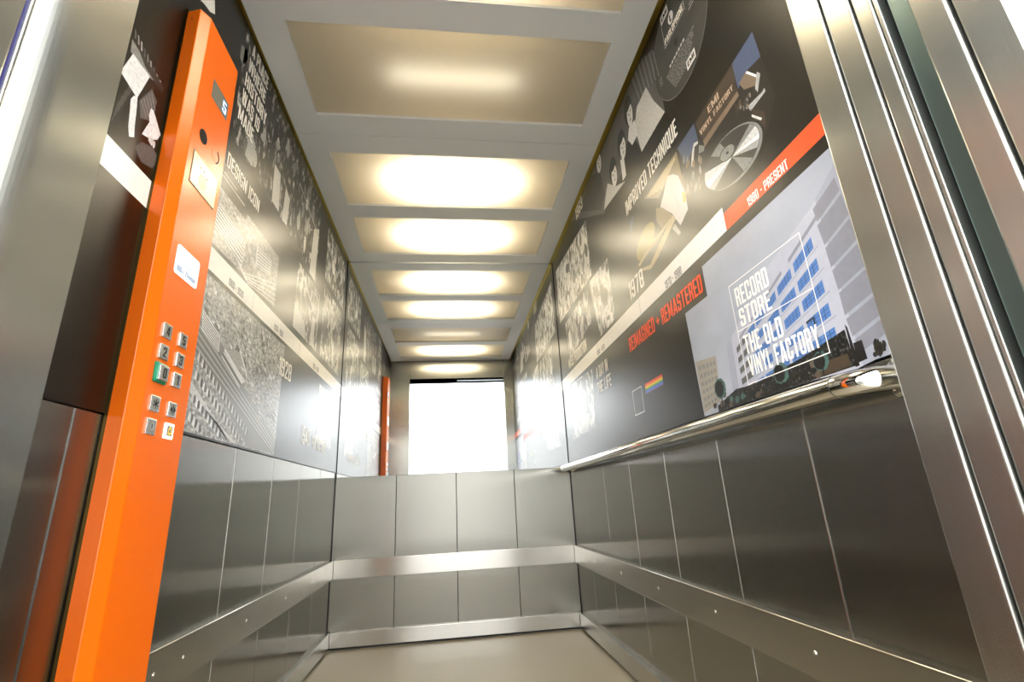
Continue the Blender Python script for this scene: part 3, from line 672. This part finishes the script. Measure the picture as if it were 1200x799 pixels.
# seated figure in white and a tone arm
P = PR(); PSAND = pm('sand', (120, 108, 84)); PSAND2 = pm('sand_light', (170, 156, 126)); PYEL = pm('dull_yellow', (120, 108, 50)); PSHIRT = pm('shirt', (206, 204, 200))
P.put(WR((792.6, 177.5), (803, 222), (780, 216), (772, 232), (755, 233)), PSAND)
for k in range(4): P.put(WR((790-k*3, 184+k*4), (791.5-k*3, 186+k*4), (776-k*5, 222+k*3), (773-k*5, 222+k*3)), PSAND2, .00001)
P.put(WR(*pell((757, 283), 24, 8, -1.25)), PYEL)
P.put(WR((782.6, 206), (789, 204), (795, 206), (802.6, 225), (806.4, 245), (797.6, 264), (787.6, 250), (773.8, 242.6), (777.6, 227.6), (780, 215)), PSHIRT)
P.put(WR((784, 216), (790, 214), (799, 240), (795, 246)), G[5], .00001); P.put(WR((799, 224), (803, 226), (804, 236), (801, 238)), pm('mustard', (190, 160, 70)), .00001)
P.put(WR((769, 244), (776, 243), (788, 251), (786, 262), (776, 268), (769, 258)), PSAND)
P.put(WR((788, 252), (792, 256), (772, 300), (763, 315), (751, 318), (751, 315), (762, 310), (770, 292)), PSAND2); P.put(WR((785, 256), (787, 258), (757, 300), (750, 312), (748, 311), (756, 296)), PSAND2)
P.put(WR((791, 262), (798, 272), (796, 276), (788, 268)), G[4]); P.put(WR((739, 258), (743, 252), (741, 270), (738, 272)), PBLUE)
P.done('photograph_print', mr, 'photograph of a figure in a white shirt at a turntable')

def quadphoto(q, base, seed, n, size, tones, label, tall=1.6, extra=None):
    P = PR(); q = clipz(WR(*q), ZC); P.put(q, (PH_DARK, PH_DARK, PH_MID, PH_MID, PH_LIGHT, PH_LIGHT)[base]); n = n//2; f = homog(q); rnd = random.Random(seed); wdt = abs(q[0][0]-q[1][0])
    for k in range(n):
        s, t = rnd.uniform(.06, .94), rnd.uniform(.06, .94); a = size*rnd.uniform(.4, 1.2)
        a = min(a, wdt*min(s, 1-s)*.8); b = min(a*tall*rnd.uniform(.6, 1.2), .25*min(t, 1-t))
        P.put(blob(f(s, t), a, b, rnd, 8, rnd.uniform(-.3, .3)), G[rnd.choice(tones)], .00001)
    if extra: extra(P, f)
    P.done('photograph_print', mr, label)
quadphoto([(651, 318), (686, 259), (693.6, 322), (656.5, 379)], 4, 51, 90, .03, (1, 3, 5, 5, 6, 2), 'monochrome photograph of a crowd of workers in pale coats')
quadphoto([(690, 331), (711.6, 302), (721, 373), (704, 394)], 5, 52, 60, .02, (1, 3, 5, 6, 6), 'monochrome photograph of a musician before an audience', 1.2,
          lambda P, f: P.put([f(.45, .2), f(.6, .22), f(.75, .45), f(.7, .6), f(.5, .6), f(.4, .45)], G[1]))
quadphoto([(662.5, 379), (688, 340), (693, 376), (668, 421)], 3, 53, 60, .03, (1, 2, 4, 5, 6), 'monochrome photograph of dancing people', 2)
quadphoto([(669, 450), (694, 432), (698, 500), (672, 515)], 2, 55, 40, .03, (2, 4, 5, 6), 'pale monochrome photograph below the timeline', 2)
# plain stand-in graphic: outlined square and a striped block
P = PR(); (ya, za), = WR((748, 470)); 
for (y0, y1, z0, z1) in ((ya-.05, ya+.05, za-.05, za-.0465), (ya-.05, ya+.05, za+.0465, za+.05), (ya-.05, ya-.0465, za-.0465, za+.0465), (ya+.0465, ya+.05, za-.0465, za+.0465)): P.put(rect(y0, y1, z0, z1), G[6], .00001)
(yb, zb), (yc2, zc2) = WR((756, 452), (779, 460))
for k, c in enumerate(((214, 66, 52), (228, 132, 48), (230, 200, 70), (88, 160, 84), (72, 110, 190), (110, 96, 170))):
    P.put(rect(yc2, yb, zb-k*.0062, zb+.0062-k*.0062), pm('stripe%d' % k, c), .00001)
P.done('graphic_print', mr, 'thin outlined square with a small striped colour block')

# white factory building photograph
P = PR(); PSKY = mat('print_sky', lin(158, 163, 174), LAM, vary=((7, 7, 12), .22)); PSKY2 = pm('cloud', (204, 208, 216)); PBW = pm('building_white', (172, 174, 185)); PBG = pm('building_grey', (128, 129, 138)); PBLW = pm('window_blue', (78, 118, 176)); PBR = pm('mullion', (40, 50, 78)); PTOW = pm('tower', (148, 141, 130)); PGREEN = pm('umbrella_green', (70, 98, 92)); PNIGHT = pm('night', (28, 26, 26)); PBUILD2 = pm('building_shade', (152, 155, 168))
PH = [(.572, 1.330), (.048, 1.330), (.048, .914), (.688, .914), (.713, 1.238), (.572, 1.238)]
PH = [(.572, 1.330), (YR+.004, 1.330), (YR+.004, .9135), (.700, .9135), (.712, 1.238), (.572, 1.238)]
P.put(PH, PSKY)
rnd = random.Random(77)
# far tower
f = homog(WR((815, 424), (839, 417), (845, 470), (826, 484))); P.put([f(0, 0), f(1, 0), f(1, 1), f(0, 1)], PTOW)
for j in range(6):
    for k in range(5): P.put([f(.08+k*.18, .08+j*.15), f(.2+k*.18, .08+j*.15), f(.2+k*.18, .16+j*.15), f(.08+k*.18, .16+j*.15)], G[3], .00001)
# main block: long facade and the end wing
P.put(WR((949, 245), (1005, 432), (861, 470), (851.5, 404), (857, 396), (899.3, 313)), PBW)
P.put(WR((851.5, 404), (857, 396), (868, 466), (861, 470)), PBUILD2)
P.put(WR((949, 245), (978, 191), (1052, 408), (1005, 432)), PBUILD2)
P.put(WR((949, 245), (955, 234), (1012, 428), (1005, 432)), PBW)
Z = lambda x, y: (900+x/2.856, 170+y/2.856)
for q in (((150, 215), (222, 108), (240, 150), (165, 258)), ((165, 270), (245, 163), (270, 232), (190, 335)), ((192, 345), (273, 245), (300, 312), (212, 410)), ((215, 420), (302, 326), (330, 398), (236, 485)), ((238, 495), (332, 410), (362, 483), (258, 570)), ((262, 582), (366, 496), (386, 560), (284, 640)), ((290, 652), (388, 575), (400, 625), (318, 690))):
    P.put(WR(*[Z(*a) for a in q]), PBG, .00001)
for k in range(6): P.put(WR(*[Z(a, b) for a, b in ((258+k*27, 142+k*77), (262+k*27, 138+k*77), (274+k*27, 180+k*77), (271+k*27, 184+k*77))]), PBLW, .00001)
f = homog(WR((862, 407), (953, 267), (990, 404), (872, 468)))
def fx(s): return s
for j in range(5):
    for k in range(7):
        s0, s1 = .02+k*.1405, .02+k*.1405+.118; t0, t1 = .035+j*.2, .035+j*.2+.108
        P.put([f(s0, t0), f(s1, t0), f(s1, t1), f(s0, t1)], PBLW if k > 1 else G[2], .00001)
        if k > 1:
            for i in range(1, 5): P.put([f(s0+(s1-s0)*i/5-.0012, t0), f(s0+(s1-s0)*i/5+.0012, t0), f(s0+(s1-s0)*i/5+.0012, t1), f(s0+(s1-s0)*i/5-.0012, t1)], PBR, .000004)
            for i in (1, 2): P.put([f(s0, t0+(t1-t0)*i/3-.002), f(s1, t0+(t1-t0)*i/3-.002), f(s1, t0+(t1-t0)*i/3+.002), f(s0, t0+(t1-t0)*i/3+.002)], PBR, .000004)
    P.put([f(0, .16+j*.2), f(1, .16+j*.2), f(1, .175+j*.2), f(0, .175+j*.2)], PBUILD2, .000004)
for k in range(4): P.put([f(.12+k*.24, -.06), f(.3+k*.24, -.06), f(.3+k*.24, -.02), f(.12+k*.24, -.02)], PBG, .000004)
# street level: dark planting, umbrellas, doors, shrub
P.put([(.62, .9137), (.62, .93), (.52, .955), (.44, .95), (.36, .958), (.27, .965), (.14, .985), (.135, .9137)], PH_LEAF)
for k in range(24):
    y = rnd.uniform(.20, .66); z = .92+rnd.uniform(0, .035); P.put(blob((y, z), .010, .008, rnd, 7), rnd.choice((PNIGHT, PGREEN, pm('leaf_dark', (46, 44, 36)), pm('trunk', (88, 76, 64)))), .000005)
P.put(WR((958, 427), (993, 414), (998, 428), (963, 441)), pm('shopfront', (70, 58, 44)), .00001)
P.put(WR((990, 380), (993, 383), (1008, 428), (1003, 430)), PNIGHT); P.put(WR((1000, 402), (1010, 398), (1017, 420), (1006, 425)), PNIGHT)
for (u, v, a) in ((844, 455, .030), (915, 437, .026), (962, 423, .022)):
    c = WR((u, v))[0]; P.put(ellipse(c, a, a*.95, 9), PGREEN); P.put(ellipse((c[0]+.004, c[1]), a*.75, a*.78, 8), PNIGHT); P.put(rect(c[0]-.0025, c[0]+.0025, .9137, c[1]-a*.8), PNIGHT)
for k in range(26):
    P.put(blob(WR((rnd.uniform(1024, 1037), rnd.uniform(400, 415)))[0], .0035, .006, rnd, 6), rnd.choice((PNIGHT, pm('leaf_dark', (46, 44, 36)))), .000005)
P.put(WR((1030, 405), (1031.5, 405), (1033, 418), (1031, 418)), PNIGHT)
P.put(WR((953, 372), (954.5, 372), (966, 432), (964, 433)), PNIGHT); P.put(WR((945, 377), (954, 371), (954, 373), (945, 380)), PNIGHT)
pic = P.done('photograph_print', mr, 'colour photograph of a white factory building under grey sky')
# frame and words over the building
P2 = Print(1, XRP-.00075)
fr = WR((855, 336.4), (937, 273), (974, 410), (880, 453)); y0, y1, z0, z1 = .186, .465, .953, 1.218; tt = .0022
for r in ((y0, y1, z1-tt, z1), (y0, y1, z0, z0+tt), (y0, y0+tt, z0, z1), (y1-tt, y1, z0, z1), (y0, y1, 1.090, 1.090+tt)): P2.put(rect(*r), PWHITE, .00001)
P2.done('frame_lines', mr)
def textB(s, y0, y1, z0, z1): Print(1, XRP-.0008).text(s, y0, y1, z0, z1, PWHITE, .028).done('lettering', mr)
textB('RECORD', .444, .310, 1.152, 1.201); textB('STORE', .444, .318, 1.098, 1.144); textB('THE OLD', .447, .300, 1.026, 1.074); textB('VINYL FACTORY', .447, .203, .971, 1.019)

# ------------------------------------------------------------------ orange control column
CY0, CY1, CZ0, CZ1, CP = .400, .570, .10, 1.950, .058
cop = thing('control_panel', 'tall orange lift control column with floor buttons and small display', 'control panel', (-.67, .48, CZ0))
boxo('mounting_plate', cop, -.6975, -.690, .3835, .576, CZ0, CZ1+.008, mat('plate_shadow_brown', (.10, .065, .02, 1), .3, 1), .001)  # plate colour darkened to brown for the shadow beside the column
b = MB(); prof = [(-.692, .384), (-.657, .374), (-.700+CP, CY0), (-.700+CP, CY1), (-.692, CY1+.004)]
n = len(prof)
for k in range(n):
    (xa, ya), (xb, yb) = prof[k], prof[(k+1) % n]; b.poly([(xa, ya, CZ0), (xa, ya, CZ1), (xb, yb, CZ1), (xb, yb, CZ0)], ORANGE)
b.poly([(x, y, CZ1) for x, y in prof][::-1], ORANGE); b.poly([(x, y, CZ0) for x, y in prof], ORANGE)
body = b.build('column_body', cop, .0015, 2, origin=(-.67, .48, CZ0))
for me in (body.data,):
    bm = bmesh.new(); bm.from_mesh(me); bmesh.ops.recalc_face_normals(bm, faces=bm.faces); bm.to_mesh(me); bm.free()
FX = -.700+CP
def plate(name, parent, y0, y1, z0, z1, d, m, bev=.0008, x=FX, label=None):
    o = boxo(name, parent, x-.002, x+d, y0, y1, z0, z1, m, bev)
    if label: o['label'] = label
    return o
def mark(name, parent, m, x, fn, label=None):
    P = Print(-1, x); fn(P); o = P.done(name, parent, label); return o
# display
dsp = plate('display', cop, .456, .546, 1.752, 1.808, .0006, GLASS, .0003, label='dark glass floor display')
mark('digit', dsp, DIGIT, FX+.0008, lambda P: P.text('5', .515, .537, 1.761, 1.796, DIGIT, .01), 'pale blue digit 5')
# camera hole, its recess darkness painted black, and key ring
hole = MB().cyl((FX-.006, .452, 1.619), (1, 0, 0), .019, .0066, INK, 28).build('camera_hole', cop, origin=(FX, .452, 1.619), smooth=True); hole['label'] = 'round camera hole, its recess darkness painted black'
ring = MB()
for k in range(14):
    a0, a1 = math.radians(-70+k*10), math.radians(-60+k*10)
    q = [(.520+r*math.cos(a), 1.615+r*1.0*math.sin(a)) for r, a in ((.0165, a0), (.0205, a0), (.0205, a1), (.0165, a1))]
    ring.poly([(FX+.0006, y, z) for y, z in q], INK)
ring.build('key_slot', cop, origin=(FX, .52, 1.615))['label'] = 'curved dark key slot'
MB().cyl((FX-.004, .516, 1.615), (1, 0, 0), .0165, .0046, ORANGE, 24).build('key_cap', cop, origin=(FX, .516, 1.615), smooth=True)
# intercom plate
ic = plate('intercom_plate', cop, .424, .548, 1.471, 1.558, .0016, SATIN, .0008, label='satin metal intercom plate')
plate('plate_painted_shadow', cop, .4225, .5495, 1.4695, 1.5605, .0002, INK, 0)  # black sheet edging the plate, painted as its shadow line
for (y, z) in ((.462, 1.534), (.478, 1.534), (.496, 1.524)):
    MB().cyl((FX+.0012, y, z), (1, 0, 0), .0026, .0007, INK, 10).build('indicator_hole', ic, origin=(FX, y, z))
b = MB(); sc = (.478, 1.503)
for rr, cnt in ((0, 1), (.005, 6), (.010, 12), (.0145, 18)):
    for k in range(cnt):
        a = 2*math.pi*k/cnt; y, z = sc[0]+rr*math.cos(a), sc[1]+rr*math.sin(a)
        b.poly([(FX+.0018, y+.0015*math.cos(t), z+.0015*math.sin(t)) for t in (math.pi*j/3 for j in range(6))], INK)
b.build('speaker_holes', ic, origin=(FX, sc[0], sc[1]))
b = MB()
for k in range(40):
    a0, a1 = 2*math.pi*k/40, 2*math.pi*(k+1)/40
    b.poly([(FX+.0018, sc[0]+r*math.cos(a), sc[1]+r*math.sin(a)) for r, a in ((.0175, a0), (.0185, a0), (.0185, a1), (.0175, a1))], INK)
b.build('speaker_ring', ic, origin=(FX, sc[0], sc[1]))
mark('plate_lettering', ic, INK, FX+.0018, lambda P: [P.put(rect(.434+k*.012, .443+k*.012, 1.4765, 1.4785), G[3]) for k in range(8)])
# load sign with rounded corners
def rounded(y0, y1, z0, z1, r, x0, x1, m):
    pts = []
    for cy_, cz_, a0 in ((y1-r, z1-r, 0), (y0+r, z1-r, 90), (y0+r, z0+r, 180), (y1-r, z0+r, 270)):
        for k in range(6): a = math.radians(a0+k*18); pts.append((cy_+r*math.cos(a), cz_+r*math.sin(a)))
    b = MB(); n = len(pts); b.poly([(x1, y, z) for y, z in pts], m)
    for k in range(n): (ya, za), (yb, zb) = pts[k], pts[(k+1) % n]; b.poly([(x0, ya, za), (x0, yb, zb), (x1, yb, zb), (x1, ya, za)], m)
    return b
sg = rounded(.425, .527, 1.234, 1.305, .008, FX-.001, FX+.0012, SIGNW).build('load_sign', cop, origin=(FX, .476, 1.234)); sg['label'] = 'white rounded load capacity sign'
mark('sign_lettering', sg, SIGNB, FX+.0014, lambda P: (P.text('1600', .433, .454, 1.2435, 1.2560, SIGNB, .01), P.text('kg', .456, .462, 1.2435, 1.2510, SIGNB, .01), P.text('21', .470, .480, 1.2435, 1.2570, SIGNB, .01), P.text('Persons', .482, .516, 1.2435, 1.2525, SIGNB, .01)))
mark('sign_small_lettering', sg, SIGNP, FX+.0014, lambda P: [P.put(rect(y, y+w, 1.266, 1.2685), SIGNP) for y, w in ((.452, .008), (.463, .006), (.473, .020))])
# buttons
def sym_star(P, y, z):
    for k in range(3):
        a = math.radians(90+60*k); c, s = math.cos(a), math.sin(a); L, w = .0105, .0012
        P.put([(y+c*L-s*w, z+s*L+c*w), (y-c*L-s*w, z-s*L+c*w), (y-c*L+s*w, z-s*L-c*w), (y+c*L+s*w, z+s*L-c*w)], INK)
def sym_open(P, y, z):
    P.put(rect(y-.0008, y+.0008, z-.011, z+.011), INK)
    for e in (-1, 1): P.put([(y+e*.011, z), (y+e*.003, z-.0065), (y+e*.003, z+.0065)], INK)
def sym_bell(P, y, z):
    o = [(-.0085, -.006), (.0085, -.006), (.006, -.003), (.0055, .004), (.0025, .0085), (-.0025, .0085), (-.0055, .004), (-.006, -.003)]
    i = [(a*.62, (c-.0006)*.62) for a, c in o]
    P.put([(y+a, z+c) for a, c in o], YELLOW); P.put([(y+a, z+c) for a, c in i], BUTTON); P.put(rect(y-.002, y+.002, z-.0095, z-.0065), YELLOW)
def sym_key(P, y, z): P.put(ellipse((y, z), .007, .008), SCREW); P.put(rect(y-.001, y+.001, z-.005, z+.005), INK)
BT = [('4', .438, 1.097), ('5', .5045, 1.097), ('2', .438, 1.050), ('3', .5045, 1.050), ('0', .4400, 1.004), ('1', .5045, 1.004), ('*', .4375, .939), ('<>', .504, .938), ('key', .437, .892), ('bell', .505, .892)]
BW, BH = .0165, .0165
for s, y, z in BT:
    x0 = FX
    if s == '0':
        g = plate('button_base', cop, y-.0235, y+.0205, z-.0215, z+.0215, .006, GREEN, .003, label='green surround of the ground floor button'); x0 = FX+.006
    rim = plate('button', cop, y-BW, y+BW, z-BH, z+BH, .0038, LITWHITE if s == 'bell' else BUTTONRIM, .0012, x0, {'*': 'button with an asterisk', '<>': 'door open button', 'key': 'keyhole button', 'bell': 'lit alarm button with a yellow bell'}.get(s, 'steel floor button '+s))
    k = .78 if s != 'bell' else .66
    plate('button_face', rim, y-BW*k, y+BW*k, z-BH*k, z+BH*k, .0042, BUTTON, .0006, x0)
    x1 = x0+.0045
    if s.isdigit(): mark('numeral', rim, INK, x1, lambda P: P.text(s, y-(.0062 if s != '1' else .0035), y+(.0062 if s != '1' else .0035), z-.0105, z+.0105, INK))
    else: mark('symbol', rim, INK, x1, lambda P: {'*': sym_star, '<>': sym_open, 'key': sym_key, 'bell': sym_bell}[s](P, y, z))
MB().cyl((-.676, .3803, 1.92), (0, -1, 0), .0022, .0012, INK, 10).build('fixing_hole', cop, origin=(-.676, .378, 1.92))
